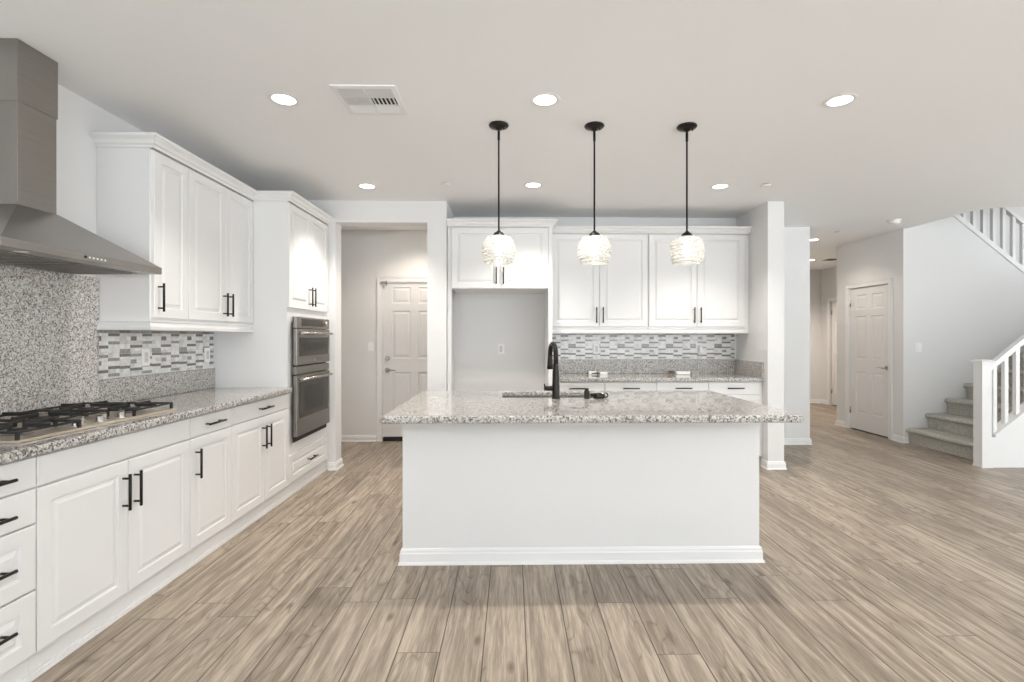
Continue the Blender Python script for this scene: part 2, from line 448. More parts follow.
# window frames in the openings behind the camera and to the right
def window(name, axis, a0, a1, z0, z1, p0, p1, n):
    mb = MB(); fw = 0.05
    def bx(l, r, lo, hi):
        if axis == 'x': mb.box(l, r, p0, p1, lo, hi)
        else: mb.box(p0, p1, l, r, lo, hi)
    bx(a0, a1, z0, z0+fw); bx(a0, a1, z1-fw, z1)
    for i in range(n+1):
        c = a0+(a1-a0)*i/n
        l = min(max(c-fw/2, a0), a1-fw)
        bx(l, l+fw, z0+fw, z1-fw)
    return struct(mb.build(name, M['trim']))
window('window_1', 'x', -1.9, 1.1, 0.15, 2.45, -4.19, -4.12, 2)
window('window_2', 'x', 1.6, 4.6, 0.15, 2.45, -4.19, -4.12, 2)
window('window_3', 'x', 5.1, 8.1, 0.15, 2.45, -4.19, -4.12, 2)
window('window_4', 'y', -0.5, 3.7, 0.15, 2.45, 9.07, 9.14, 3)
window('window_5', 'y', 5.4, 7.2, 3.1, 4.7, 9.07, 9.14, 2)

# baseboards
BP = [(0, 0.0), (0.015, 0.0), (0.015, 0.062), (0.011, 0.070), (0.011, 0.080), (0.006, 0.090), (0, 0.092)]
BPS = BPT = [(0, 0.0), (0.024, 0.0), (0.022, 0.010), (0.015, 0.018), (0.015, 0.062), (0.011, 0.070), (0.011, 0.080), (0.006, 0.090), (0, 0.092)]
def baseboard(name, path, prof=BPS):
    mb = MB(); sweep(mb, path, [(o*0.9, z*0.87) for o, z in prof]); return struct(mb.build(name, M['trim']))
baseboard('baseboard_hall_jamb', [(-1.832, 5.03), (-1.765, 5.03), (-1.765, 5.20), (XL, 5.20)])
baseboard('baseboard_hall_far', [(XL, 6.41), (-1.73, 6.41)])
baseboard('baseboard_pillar', [(-0.85, 5.84), (-0.85, 5.03), (-0.658, 5.03), (-0.658, YB)])
baseboard('baseboard_wing', [(2.573, 5.10), (2.573, 4.985), (2.738, 4.985), (2.738, 6.13), (3.69, 6.13), (3.69, 10.0), (6.25, 10.0), (6.25, 9.79)])
baseboard('baseboard_corridor', [(6.25, 8.83), (6.25, 7.49), (4.92, 7.49), (4.92, 7.27)])
baseboard('baseboard_closet', [(4.92, 6.37), (4.92, 6.20), (4.975, 6.20)])
baseboard('baseboard_left', [(XL, -4.05), (XL, 1.50)])
baseboard('baseboard_niche', [(-0.614, YB), (0.366, YB)])

# ------------------------------------------------------------------ hinged doors
def casing(mb, w, h, cw=0.062, t=0.016):
    """door casing around an opening 0..w, front at y=-t (local)."""
    for a, b, z0, z1 in [(-cw, 0, 0, h+cw), (w, w+cw, 0, h+cw), (0, w, h, h+cw)]:
        mb.box(a, b, -t, 0, z0, z1)
    for a, b, z0, z1 in [(-cw, -cw+0.014, 0, h+cw), (w+cw-0.014, w+cw, 0, h+cw), (-cw+0.014, w+cw-0.014, h+cw-0.014, h+cw)]:
        mb.box(a, b, -t-0.006, -t, z0, z1)

def six_panel(w, h, y):
    """slab whose front is at y, 35 mm thick."""
    mb = MB(); st = 0.115*w/0.81; ms = 0.10*w/0.81; pw = (w-2*st-ms)/2
    xs = [0, st, st+pw, st+pw+ms, w-st, w]
    zs = [0, 0.24, 0.825, 1.00, 1.61, 1.705, 1.91, h]
    for i in range(5):
        for j in range(7):
            x0, x1, z0, z1 = xs[i], xs[i+1], zs[j], zs[j+1]
            if i in (1, 3) and j in (1, 3, 5):
                def ring(ins, dy): return [(x0+ins, y+dy, z0+ins), (x1-ins, y+dy, z0+ins), (x1-ins, y+dy, z1-ins), (x0+ins, y+dy, z1-ins)]
                mb.rings([ring(0, 0), ring(0.006, 0.010), ring(0.020, 0.010), ring(0.042, 0.003)])
            else:
                mb.add([(x0, y, z0), (x1, y, z0), (x1, y, z1), (x0, y, z1)], [(0, 1, 2, 3)])
    t = 0.035
    mb.add([(0, y, 0), (w, y, 0), (w, y+t, 0), (0, y+t, 0), (0, y, h), (w, y, h), (w, y+t, h), (0, y+t, h)],
           [(0, 3, 2, 1), (4, 5, 6, 7), (1, 2, 6, 5), (2, 3, 7, 6), (3, 0, 4, 7)])
    return mb

def lever(x, z, y, dirx, parent):
    mb = MB()
    mb.tube([(x, y, z), (x, y-0.012, z)], [0.032, 0.028], 20)
    mb.tube([(x, y-0.012, z), (x, y-0.05, z)], 0.011, 12)
    mb.tube([(x, y-0.05, z), (x+dirx*0.02, y-0.055, z+0.002), (x+dirx*0.06, y-0.055, z+0.004), (x+dirx*0.115, y-0.05, z-0.004)], [0.012, 0.011, 0.009, 0.007], 12)
    return mb.build('lever_handle', M['chrome'], parent)
def hinge(x, z, y, parent):
    mb = MB(); mb.tube([(x, y, z-0.045), (x, y, z+0.045)], 0.008, 10)
    mb.box(x-0.016, x+0.016, y, y+0.004, z-0.045, z+0.045)
    return mb.build('hinge', M['chrome'], parent)

def door(name, loc, rot, w, h, lever_side, gap=0.012, y=0.012, ajar=None):
    root = bpy.data.objects.new(name, None); C.objects.link(root); root.location = loc; root.rotation_euler = (0, 0, rot); struct(root)
    mb = MB(); casing(mb, w, h); mb.build('door_casing', M['trim'], root, 0.002)
    jb = MB(); jb.box(-0.0005, 0.004, 0, 0.10, 0, h); jb.box(w-0.004, w+0.0005, 0, 0.10, 0, h); jb.box(0.004, w-0.004, 0, 0.10, h-0.004, h)
    jb.build('door_jamb', M['trim'], root)
    slab = six_panel(w-0.014, h-gap-0.012, y).build('door_panel', M['door'], root, loc=(0.007, 0, gap))
    lx = w-0.07 if lever_side > 0 else 0.056
    lever(lx, 0.905 if name != 'door_1' else 0.85, y, -lever_side, slab)
    hx = 0.0 if lever_side > 0 else w-0.014
    for z in (0.26, 1.80): hinge(hx, z, y-0.006, slab)
    return root, slab

# garage-side door at the end of the hall
d1, s1 = door('door_1', (-1.655, 6.41, 0), 0, 0.815, 2.035, -1, gap=0.058)
mb = MB(); mb.tube([(0.056, 0.012, 1.000), (0.056, -0.004, 1.000)], [0.031, 0.027], 20)
mb.box(0.050, 0.062, -0.018, -0.004, 0.985, 1.015)
mb.build('deadbolt', M['chrome'], s1)
mb = MB(); mb.box(0.008, 0.807, 0.0, 0.075, 0.0, 0.052)
mb.build('threshold', M['dark'], d1, 0.003)
mb = MB(); mb.tube([(0.03, 0.0, 1.965), (0.03, -0.03, 1.965)], 0.006, 8); mb.box(-0.02, 0.06, -0.034, -0.022, 1.95, 1.98); mb.tube([(0.055, -0.028, 1.99), (0.055, -0.028, 1.925)], 0.005, 8)
mb.build('door_closer_bracket', M['chrome'], s1)
# closet door in the wall on the right
d2, s2 = door('door_2', (4.92, 7.205, 0), -PI/2, 0.77, 2.035, 1, gap=0.018)
dk = MB(); dk.box(0.004, 0.766, 0.02, 0.10, 0.0, 0.004); dk.build('threshold', M['dark'], d2)
# far corridor door, slightly open on its hinge side
d3, s3 = door('door_3', (6.25, 9.72, 0), -PI/2, 0.82, 2.04, 1, gap=0.02)
s3.location = (0.05, -0.008, 0.02)

# ------------------------------------------------------------------ cabinets
DOOR_T = 0.02
def bar_pull(x, z, y, horizontal, parent, L=0.17):
    """black bar pull on two posts; y is the face it stands on (front = -y)."""
    mb = MB(); h = L/2; s = 0.064; yo = y-0.034
    if horizontal:
        mb.tube([(x-h, yo, z), (x+h, yo, z)], 0.0065, 12)
        for k in (-s, s): mb.tube([(x+k, y, z), (x+k, yo, z)], 0.005, 10)
    else:
        mb.tube([(x, yo, z-h), (x, yo, z+h)], 0.0065, 12)
        for k in (-s, s): mb.tube([(x, y, z+k), (x, yo, z+k)], 0.005, 10)
    return mb.build('bar_handle', M['black'], parent)

def front_panel(kind, x0, x1, z0, z1, yb, fw=0.058):
    """door or drawer front whose back is at y=yb."""
    t = DOOR_T; mb = MB()
    def ring(i, d): return [(x0+i, yb-d, z0+i), (x1-i, yb-d, z0+i), (x1-i, yb-d, z1-i), (x0+i, yb-d, z1-i)]
    rs = [ring(0, 0), ring(0, t-0.003), ring(0.003, t)]
    if kind == 'raised':
        fw = min(fw, (z1-z0)*0.28)
        rs += [ring(fw, t), ring(fw+0.003, t-0.010), ring(fw+0.010, t-0.010), ring(fw+0.030, t-0.001)]
    mb.rings(rs)
    mb.add(ring(0, 0), [(3, 2, 1, 0)])
    return mb

def cabinet(name, label, cat, loc, rot, w, d, z0, z1, fronts, group=None, toe=None, rail=None, extra=None):
    """local frame: x along the run, wall at y=0, front towards -y. fronts: (part, kind, x0, x1, z0, z1, handle) ; handle=(x,z,horizontal)."""
    root = thing(name, label, cat, loc, rot, group)
    mb = MB(); mb.box(0, w, -d, -0.002, z0, z1)
    if toe is not None:
        mb.box(0, w, -d+toe, -0.002, 0.0, z0)
    mb.build('cabinet_body', M['cabinet'], root)
    if toe is not None:
        m2 = MB(); m2.box(0, w, -d+toe-0.012, -d+toe, 0, 0.018); m2.box(0, w, -d+toe-0.006, -d+toe, 0.018, 0.03)
        m2.build('toe_molding', M['trim'], root)
    if rail is not None:
        m2 = MB(); sweep(m2, rail, [(0, z0-0.05), (0.022, z0-0.05), (0.024, z0-0.030), (0.014, z0-0.024), (0.012, z0-0.008), (0.020, z0), (0.020, z0+0.006), (0, z0+0.006)])
        m2.build('light_rail', M['cabinet'], root)
    for part, kind, x0, x1, a, b, hd in fronts:
        f = front_panel(kind, x0, x1, a, b, -d).build(part, M['cabinet'], root)
        if hd: bar_pull(hd[0], hd[1], -d-DOOR_T, hd[2], f)
    if extra: extra(root)
    return root

G = 0.0025
ZD0, ZD1, ZR0, ZR1 = 0.112, 0.742, 0.752, 0.866      # doors, top drawer row
# --- left base run (loc at wall, rot +90: local x -> world +y)
LB = 'white base cabinets along the cooktop wall'
def lbase(y0, y1, label, fr):
    w = y1-y0-0.001
    return cabinet('base_cabinet', label, 'cabinet', (XL, y0, 0), PI/2, w, 0.60, 0.105, 0.874, fr(w), LB, toe=0.012)
lbase(1.56, 1.96, 'white base cabinet with four stacked drawers at the left edge of the picture', lambda w: [
    ('drawer', 'slab', G, w-G, ZR0, ZR1, (w*0.5, 0.808, True)),
    ('drawer', 'slab', G, w-G, 0.614, 0.744, (w*0.5, 0.672, True)),
    ('drawer', 'raised', G, w-G, 0.360, 0.606, (w*0.5, 0.478, True)),
    ('drawer', 'raised', G, w-G, 0.112, 0.352, (w*0.5, 0.250, True))])
lbase(1.96, 2.88, 'wide white two-door base cabinet with a plain false drawer front under the gas cooktop', lambda w: [
    ('false_drawer_front', 'slab', G, w-G, ZR0, ZR1, None),
    ('door', 'raised', G, w/2-G, ZD0, ZD1, (w/2-0.035, 0.597, False)),
    ('door', 'raised', w/2+G, w-G, ZD0, ZD1, (w/2+0.035, 0.597, False))])
lbase(2.88, 3.30, 'narrow white base cabinet with one drawer above one door, right of the cooktop cabinet', lambda w: [
    ('drawer', 'slab', G, w-G, ZR0, ZR1, (w/2, 0.808, True)),
    ('door', 'raised', G, w-G, ZD0, ZD1, (0.045, 0.597, False))])
lbase(3.30, 4.14, 'white base cabinet with one wide drawer above two doors, next to the wall ovens', lambda w: [
    ('drawer', 'slab', G, w-G, ZR0, ZR1, (w/2, 0.808, True)),
    ('door', 'raised', G, w*0.515-G, ZD0, ZD1, (w*0.515-0.035, 0.597, False)),
    ('door', 'raised', w*0.515+G, w-G, ZD0, ZD1, (w*0.515+0.035, 0.597, False))])
# --- left wall cabinets
LU = 'white wall cabinets above the left counter'
cabinet('wall_cabinet', 'white single-door wall cabinet beside the range hood', 'cabinet', (XL, 2.99, 0), PI/2, 0.329, 0.31, 1.42, 2.47, [
    ('door', 'raised', 0.012, 0.329-G, 1.443, 2.437, (0.045, 1.565, False))], LU, rail=[(0.0, -0.002), (0.0, -0.31), (0.329, -0.31)])
cabinet('wall_cabinet', 'white two-door wall cabinet between the single-door cabinet and the tall oven cabinet', 'cabinet', (XL, 3.32, 0), PI/2, 0.819, 0.31, 1.42, 2.47, [
    ('door', 'raised', G, 0.425-G, 1.443, 2.437, (0.39, 1.565, False)),
    ('door', 'raised', 0.425+G, 0.815, 1.443, 2.437, (0.46, 1.565, False))], LU, rail=[(0.0, -0.31), (0.818, -0.31)])
# --- tall oven cabinet
cabinet('oven_cabinet', 'tall white cabinet holding the double wall ovens, doors above and one drawer below', 'cabinet', (XL, 4.141, 0), PI/2, 0.885, 0.60, 0.105, 2.47, [
    ('door', 'raised', 0.004, 0.435-G, 1.572, 2.437, (0.40, 1.69, False)),
    ('door', 'raised', 0.435+G, 0.866, 1.572, 2.437, (0.47, 1.69, False)),
    ('drawer', 'raised', 0.004, 0.866, 0.12, 0.352, (0.435, 0.238, True))], toe=0.012)

# crown moulding round the left run
CR = [(0, 2.40+0.045), (0.006, 2.445), (0.010, 2.458), (0.022, 2.466), (0.030, 2.485), (0.048, 2.498), (0.052, 2.503), (0.052, 2.515), (0, 2.515)]
mb = MB(); sweep(mb, [(XL+0.002, 2.988), (-2.118, 2.988), (-2.118, 4.139), (-1.828, 4.139), (-1.828, 5.024)], CR)
mb.box(XL+0.002, -2.12, 2.99, 5.02, 2.472, 2.512); mb.box(-2.12, -1.83, 4.142, 5.02, 2.472, 2.512)
tag(mb.build('crown_molding', M['cabinet']), 'white crown molding stepping along the top of the left wall and oven cabinets', 'molding')

# --- refrigerator surround
root = thing('refrigerator_cabinet', 'white cabinet with two doors bridging the empty refrigerator niche', 'cabinet', (-0.612, YB, 0))
mb = MB(); mb.box(0, 0.98, -0.61, -0.002, 1.82, 2.47); mb.box(-0.040, 0, -0.61, -0.56, 1.80, 2.47)
mb.build('cabinet_body', M['cabinet'], root)
mb = MB(); mb.box(0.981, 1.021, -0.63, -0.002, 0, 2.47); mb.build('side_panel', M['cabinet'], root, 0.002)
mb = MB(); mb.box(-0.040, -0.001, -0.63, -0.56, 0, 1.80); mb.build('filler_strip', M['cabinet'], root, 0.002)
for x0, x1, hx in ((0.003, 0.488, 0.454), (0.493, 0.978, 0.527)):
    f = front_panel('raised', x0, x1, 1.823, 2.437, -0.61).build('door', M['cabinet'], root)
    bar_pull(hx, 1.948, -0.63, False, f)
mb = MB(); sweep(mb, [(-0.655, 5.058), (0.411, 5.058), (0.411, 5.30)], CR); mb.box(-0.653, 0.409, 5.06, YB-0.002, 2.472, 2.512)
tag(mb.build('crown_molding', M['cabinet']), 'white crown molding on top of the refrigerator niche cabinet', 'molding')

# --- back wall cabinets
BU = 'white wall cabinets above the back counter'
for k, (x0, lab) in enumerate([(0.415, 'white two-door wall cabinet on the back wall, next to the refrigerator niche'),
                               (1.470, 'white two-door wall cabinet on the back wall, against the right wing wall')]):
    w = 1.052
    cabinet('wall_cabinet', lab, 'cabinet', (x0, YB, 0), 0, w, 0.31, 1.42, 2.47, [
        ('door', 'raised', 0.006, w/2-G, 1.443, 2.437, (w/2-0.035, 1.565, False)),
        ('door', 'raised', w/2+G, w-0.006, 1.443, 2.437, (w/2+0.035, 1.565, False))], BU, rail=[(0.0, -0.31), (w, -0.31)])
mb = MB(); mb.box(2.524, 2.571, 5.39, YB-0.002, 1.37, 2.47)
tag(mb.build('filler_strip', M['cabinet']), 'narrow white filler strip between back wall cabinet and wing wall', 'filler strip')
mb = MB(); sweep(mb, [(0.413, 5.358), (2.571, 5.358)], CR); mb.box(0.467, 2.571, 5.36, YB-0.002, 2.472, 2.512)
tag(mb.build('crown_molding', M['cabinet']), 'white crown molding along the top of the back wall cabinets', 'molding')

BB = 'white base cabinets under the back counter'
wb = 0.5325
desc = ['white drawer base cabinet next to the refrigerator niche side panel', 'white drawer base cabinet below the cabled white adapter with the dark gap',
        'white drawer base cabinet below the longer white power adapter', 'white drawer base cabinet at the right end, showing past the island corner']
for k in range(4):
    cabinet('base_cabinet', desc[k], 'cabinet', (0.412+k*wb, YB, 0), 0, wb-0.001, 0.60, 0.105, 0.874, [
        ('drawer', 'slab', G, wb-G-0.001, ZR0-0.008, ZR1, (wb/2, 0.808, True)),
        ('door', 'raised', G, wb-G-0.001, ZD0, ZD1-0.008, (0.045 if k % 2 else wb-0.045, 0.60, False))], BB, toe=0.07)
mb = MB(); mb.box(2.543, 2.571, 5.09, 5.6, 0.105, 0.874)
tag(mb.build('filler_strip', M['cabinet']), 'narrow white filler strip between end base cabinet and wing wall', 'filler strip')

# ------------------------------------------------------------------ countertops and backsplashes
def slab_top(name, x0, x1, y0, y1, hole=None, z0=0.875, z1=0.915, bevel=0.009, radius=None):
    mb = MB()
    if hole:
        hx0, hx1, hy0, hy1 = hole
        xs = [x0, hx0, hx1, x1]; ys = [y0, hy0, hy1, y1]
        for z, flip in ((z1, 0), (z0, 1)):
            for i in range(3):
                for j in range(3):
                    if i == 1 and j == 1: continue
                    mb.add([(xs[i], ys[j], z), (xs[i+1], ys[j], z), (xs[i+1], ys[j+1], z), (xs[i], ys[j+1], z)], [(0, 1, 2, 3)])
        for (a, b) in (((x0, y0), (x1, y0)), ((x1, y0), (x1, y1)), ((x1, y1), (x0, y1)), ((x0, y1), (x0, y0))):
            cx = sorted(set([a[0], b[0]]+([hx0, hx1] if a[0] != b[0] else [])), reverse=a[0] > b[0])
            cy = sorted(set([a[1], b[1]]+([hy0, hy1] if a[1] != b[1] else [])), reverse=a[1] > b[1])
            pts = [(x, a[1]) for x in cx] if len(cx) > 1 else [(a[0], y) for y in cy]
            for p, q in zip(pts, pts[1:]): mb.add([(*p, z0), (*q, z0), (*q, z1), (*p, z1)], [(0, 1, 2, 3)])
        for p, q in (((hx0, hy0), (hx1, hy0)), ((hx1, hy0), (hx1, hy1)), ((hx1, hy1), (hx0, hy1)), ((hx0, hy1), (hx0, hy0))):
            mb.add([(*p, z0), (*q, z0), (*q, z1), (*p, z1)], [(0, 1, 2, 3)])
    else:
        mb.box(x0, x1, y0, y1, z0, z1)
    return mb.build(name, M['granite'], None, bevel)
tag(slab_top('countertop', XL+0.001, -1.798, 1.54, 4.139), 'speckled grey granite countertop along the left wall, with the gas cooktop on it', 'countertop')
tag(slab_top('countertop', 0.411, 2.571, 5.045, YB-0.001), 'speckled grey granite countertop along the back wall under the mosaic', 'countertop')
isl_top = slab_top('countertop', -0.69, 1.54, 2.605, 3.87, hole=(-0.065, 0.60, 3.41, 3.80), bevel=0.012)
tag(isl_top, 'large speckled granite countertop on the kitchen island', 'countertop')

mb = MB(); mb.box(XL+0.001, XL+0.021, 1.54, 2.985, 0.916, 1.675)
tag(mb.build('granite_backsplash', M['granite_splash'], None, 0.002), 'tall speckled granite backsplash slab behind the cooktop, reaching the range hood', 'backsplash')
mb = MB(); mb.box(XL+0.001, XL+0.021, 2.987, 4.139, 0.916, 1.075)
tag(mb.build('granite_backsplash', M['granite_splash'], None, 0.002), 'low granite backsplash strip under the mosaic on the left wall', 'backsplash')
mb = MB(); mb.box(0.413, 2.550, YB-0.021, YB-0.001, 0.916, 1.075)
tag(mb.build('granite_backsplash', M['granite_splash'], None, 0.002), 'low granite backsplash strip under the mosaic on the back wall', 'backsplash')
mb = MB(); mb.box(2.552, 2.572, 5.06, YB-0.001, 0.916, 1.075)
tag(mb.build('granite_backsplash', M['granite_splash'], None, 0.002), 'short granite backsplash end piece on the wing wall, browner in tone', 'backsplash')

def mosaic(name, length, loc, rot, label, phase):
    """linear mosaic; local x along the wall, front -y, rows measured down from z=1.37."""
    u = 0.295/24; t = 0.006; mb = MB()
    mb.box(0, length, -0.003, 0, 0, 0.295, 4)
    rnd = random.Random(3)
    def put(x0, x1, za, zb, mi, skip=0.0009):
        x0 = max(x0, 0); x1 = min(x1, length)
        if x1-x0 < 0.004: return
        mb.box(x0+skip, x1-skip, -t-rnd.uniform(0, 0.0012), -0.003, 0.295-zb*u+skip, 0.295-za*u-skip, mi)
    # three staggered columns; (first unit, last unit, material); 0 white 1 light 2 mid 3 dark ; 'S' row with a glass square
    cols = [(0.000, 0.086, [(0, 1, 3), (1, 3, 1), (3, 5, 0), (5, 7, 1), (7, 9.5, 0), (9.5, 12, 2), (12, 13, 3), (13, 15, 0), (15, 17, 1), (17, 18.2, 0), (18.2, 19.2, 3), (19.2, 21, 0), (21, 24, 0)]),
            (0.086, 0.191, [(0, 1, 2), (1, 3, 0), (3, 5.4, 'D'), (5.4, 7.6, 1), (7.6, 8.8, 3), (8.9, 11, 0), (11, 12.2, 1), (12.2, 13.0, 2), (13.0, 15.2, 0), (15.2, 17.4, 'M'), (17.4, 19.6, 0), (19.6, 20.8, 3), (20.8, 22.4, 1), (22.4, 24, 0)]),
            (0.191, 0.279, [(0, 1, 2), (1, 2.2, 3), (2.2, 4, 1), (4, 5.6, 0), (5.6, 6.6, 2), (6.6, 9, 0), (9, 11.4, 1), (11.4, 13.9, 0), (13.9, 14.8, 2), (14.8, 17.9, 0), (17.9, 19.0, 3), (19.0, 21.6, 0), (21.6, 22.6, 2), (22.6, 24, 1)])]
    x = -phase
    while x < length:
        for c0, c1, rows in cols:
            nxt = 0
            for a, b, m in rows:
                a = max(a, nxt)
                if m in (2, 3) and b-a < 1.55: b = min(24, a+1.55)
                nxt = b
                if m in ('D', 'M'):
                    mid = c0+0.034
                    put(x+c0, x+mid-0.027, a, b, 1)
                    put(x+mid-0.027, x+mid+0.020, a, b, 3 if m == 'D' else 2)
                    put(x+mid+0.020, x+c1, a, b, 0)
                elif m in (0, 1):
                    k = c0+(c1-c0)*rnd.choice((0.35, 0.5, 0.65))
                    put(x+c0, x+k, a, b, rnd.choice((0, m, 1))); put(x+k, x+c1, a, b, rnd.choice((0, 0, m)))
                else: put(x+c0, x+c1, a, b, m)
        x += 0.279
    o = mb.build(name, [M['t_white'], M['t_light'], M['t_mid'], M['t_dark'], M['grout']], None)
    o.location = loc; o.rotation_euler = (0, 0, rot)
    return tag(o, label, 'backsplash')
mosaic('mosaic_backsplash', 1.150, (XL+0.001, 2.988, 1.0755), PI/2, 'white and grey strip mosaic tile backsplash on the left wall', 0.11)
mosaic('mosaic_backsplash', 2.136, (0.413, YB-0.001, 1.0755), 0, 'white and grey strip mosaic tile backsplash on the back wall', 0.05)

# ------------------------------------------------------------------ kitchen island
isl = thing('kitchen_island', 'large white kitchen island base standing in the middle of the wood floor', 'kitchen island', (0.4125, 3.35, 0))
mb = MB(); IF = -0.412
mb.box(-1.0525, 1.0525, IF, 0.02, 0.0, 0.874); mb.build('front_panel', M['wall'], isl)
for x0, x1 in ((-1.0525, -0.57), (0.27, 1.0525)):
    mb = MB(); mb.box(x0, x1, 0.02, 0.48, 0.0, 0.874); mb.build('cabinet_body', M['wall'], isl)
mb = MB(); mb.box(-0.57, 0.27, 0.02, 0.48, 0.0, 0.60); mb.build('sink_cabinet_body', M['cabinet'], isl)
mb = MB(); sweep(mb, [(-1.0525, 0.48), (-1.0525, IF), (1.0525, IF), (1.0525, 0.48)], BPS)
mb.build('baseboard', M['trim'], isl)
for k in range(4):
    x0 = -1.045+k*0.5225
    f = front_panel('raised', x0+G, x0+0.52-G, 0.112, 0.866, -0.4805)
    f.v = [(-x, -y, z) for x, y, z in f.v]
    f.build('door', M['cabinet'], isl)

sink = thing('kitchen_sink', 'stainless steel undermount sink set into the island countertop', 'sink', (0.2675, 3.605, 0.0))
mb = MB(); zt = 0.8745; x, y = 0.345, 0.207
def rr(ix, iy, z): return [(-ix, -iy, z), (ix, -iy, z), (ix, iy, z), (-ix, iy, z)]
mb.rings([rr(x+0.02, y+0.012, zt), rr(x, y, zt), rr(x-0.012, y-0.012, 0.67), rr(x-0.04, y-0.04, 0.655)])
mb.rings([rr(x+0.02, y+0.012, zt), rr(x+0.02, y+0.012, zt-0.002), rr(x+0.002, y+0.002, zt-0.004), rr(x-0.008, y-0.008, 0.665), rr(x-0.04, y-0.04, 0.65)])
mb.build('basin', M['steel'], sink)
mb = MB(); mb.lathe([(0.0, 0.657), (0.03, 0.657), (0.045, 0.660), (0.05, 0.656)], n=20); mb.build('drain', M['chrome'], sink)

fc = thing('kitchen_faucet', 'black gooseneck pull-down faucet on the island countertop beside the sink', 'faucet', (0.295, 3.355, 0.9155), math.radians(10))
mb = MB()
mb.lathe([(0.0, 0), (0.029, 0), (0.029, 0.004), (0.0255, 0.010), (0.0255, 0.075), (0.022, 0.15), (0.0185, 0.21), (0.0165, 0.24)], n=20)
pts = [(0, 0, 0.235), (0, 0, 0.28)]; rs = [0.0170, 0.0165]
cr = 0.078
for i in range(0, 13):
    t = PI*i/12
    pts.append((0, cr-cr*math.cos(t), 0.285+cr*math.sin(t)*1.05)); rs.append(0.0160)
mb.tube(pts, rs, 14)
mb.build('faucet_body', M['black'], fc)
mb = MB(); mb.tube([(0, 2*cr, 0.287), (0, 2*cr, 0.26), (0, 2*cr+0.002, 0.22), (0, 2*cr+0.004, 0.188)], [0.0165, 0.0175, 0.020, 0.0225], 16)
mb.build('spray_head', M['black'], fc)
mb = MB(); mb.tube([(-0.015, 0, 0.068), (-0.080, 0, 0.070)], [0.0165, 0.0155], 14); mb.tube([(-0.075, 0, 0.07), (-0.082, -0.01, 0.10)], [0.006, 0.004], 10)
mb.build('side_lever', M['black'], fc)
sd = thing('soap_dispenser', 'black soap dispenser with a thin spout right of the faucet', 'soap dispenser', (0.503, 3.352, 0.9155))
mb = MB(); mb.lathe([(0, 0), (0.0215, 0), (0.0215, 0.004), (0.0185, 0.006), (0.0185, 0.05), (0.013, 0.054), (0, 0.054)], n=18); mb.build('pump_body', M['black'], sd)
mb = MB(); mb.tube([(0, 0, 0.054), (0, 0, 0.066)], 0.012, 12); mb.tube([(0.012, 0, 0.063), (-0.06, 0.01, 0.066), (-0.118, 0.02, 0.062)], [0.006, 0.005, 0.004], 10); mb.build('spout', M['black'], sd)
ss = thing('sink_strainer', 'small black sink strainer with a ring pull lying right of the soap dispenser', 'sink strainer', (0.590, 3.37, 0.9155))
mb = MB()
mb.lathe([(0, 0.002), (0.034, 0.0), (0.042, 0.006), (0.044, 0.014), (0.030, 0.020), (0.024, 0.030), (0.012, 0.036), (0, 0.036)], n=20)
mb.build('strainer_cup', M['black'], ss)
mb = MB(); ring = [(0.045+0.013*math.cos(2*PI*i/16), 0.004*math.sin(2*PI*i/16), 0.020+0.014*math.sin(2*PI*i/16)) for i in range(17)]
mb.tube(ring, 0.005, 8, cap=False); mb.build('ring_pull', M['black'], ss)
mb = MB(); mb.tube([(-0.02, -0.008, 0.028), (-0.062, -0.014, 0.020)], [0.009, 0.012], 10); mb.build('rubber_plug', M['black'], ss)
mb = MB(); mb.tube([(0.020, -0.010, 0.030), (0.032, -0.012, 0.031)], 0.007, 10); mb.build('chrome_nut', M['chrome'], ss)

# ------------------------------------------------------------------ range hood
hd = thing('range_hood', 'stainless steel wall range hood with chimney above the cooktop', 'range hood', (XL+0.022, 0, 0))
H0, H1, HX = 1.94, 2.82, 0.478       # near end, far end, projection
zt, zb = 1.711, 1.676
cy0, cy1, cx = 2.325, 2.53, 0.168
mb = MB()
lo = [(0, H0, zt), (HX, H0, zt), (HX, H1, zt), (0, H1, zt)]
hi = [(0, cy0, 1.935), (cx, cy0, 1.935), (cx, cy1, 1.935), (0, cy1, 1.935)]
mb.rings([lo, hi])
mb.build('canopy', M['steel_y'], hd)
mb = MB(); mb.box(0, HX, H0, H1, zb, zt); mb.build('control_lip', M['steel_y'], hd, 0.0015)
mb = MB(); mb.box(0, cx-0.003, cy0+0.003, cy1-0.005, 1.935, 2.41); mb.build('lower_chimney', M['steel_y'], hd, 0.001)
mb = MB(); mb.box(0, cx, cy0, cy1, 2.41, HC-0.002); mb.build('upper_chimney', M['steel_y'], hd, 0.001)
for a, b in ((H0+0.05, (H0+H1)/2-0.01), ((H0+H1)/2+0.01, H1-0.05)):
    mb = MB(); mb.box(0.06, 0.38, a, b, zb-0.004, zb-0.0005)
    for i in range(9):
        yy = a+0.02+(b-a-0.04)*i/8; mb.box(0.08, 0.36, yy-0.008, yy+0.008, zb-0.008, zb-0.004)
    mb.build('grease_filter', M['steel'], hd)
for yy in (H0+0.13, H1-0.13):
    mb = MB(); mb.lathe([(0, 0), (0.02, 0), (0.026, 0.004)], c=(0.43, yy, zb-0.005), n=20); mb.build('hood_lamp', M['hoodlens'], hd)
for i in range(6):
    mb = MB(); c = (HX, 2.32+0.022*i, 1.694); r = 0.0065 if i == 0 else 0.0045
    mb.tube([(HX-0.001, c[1], c[2]), (HX+0.003, c[1], c[2])], r, 12); mb.build('control_button', M['dark'] if i == 0 else M['plastic'], hd)

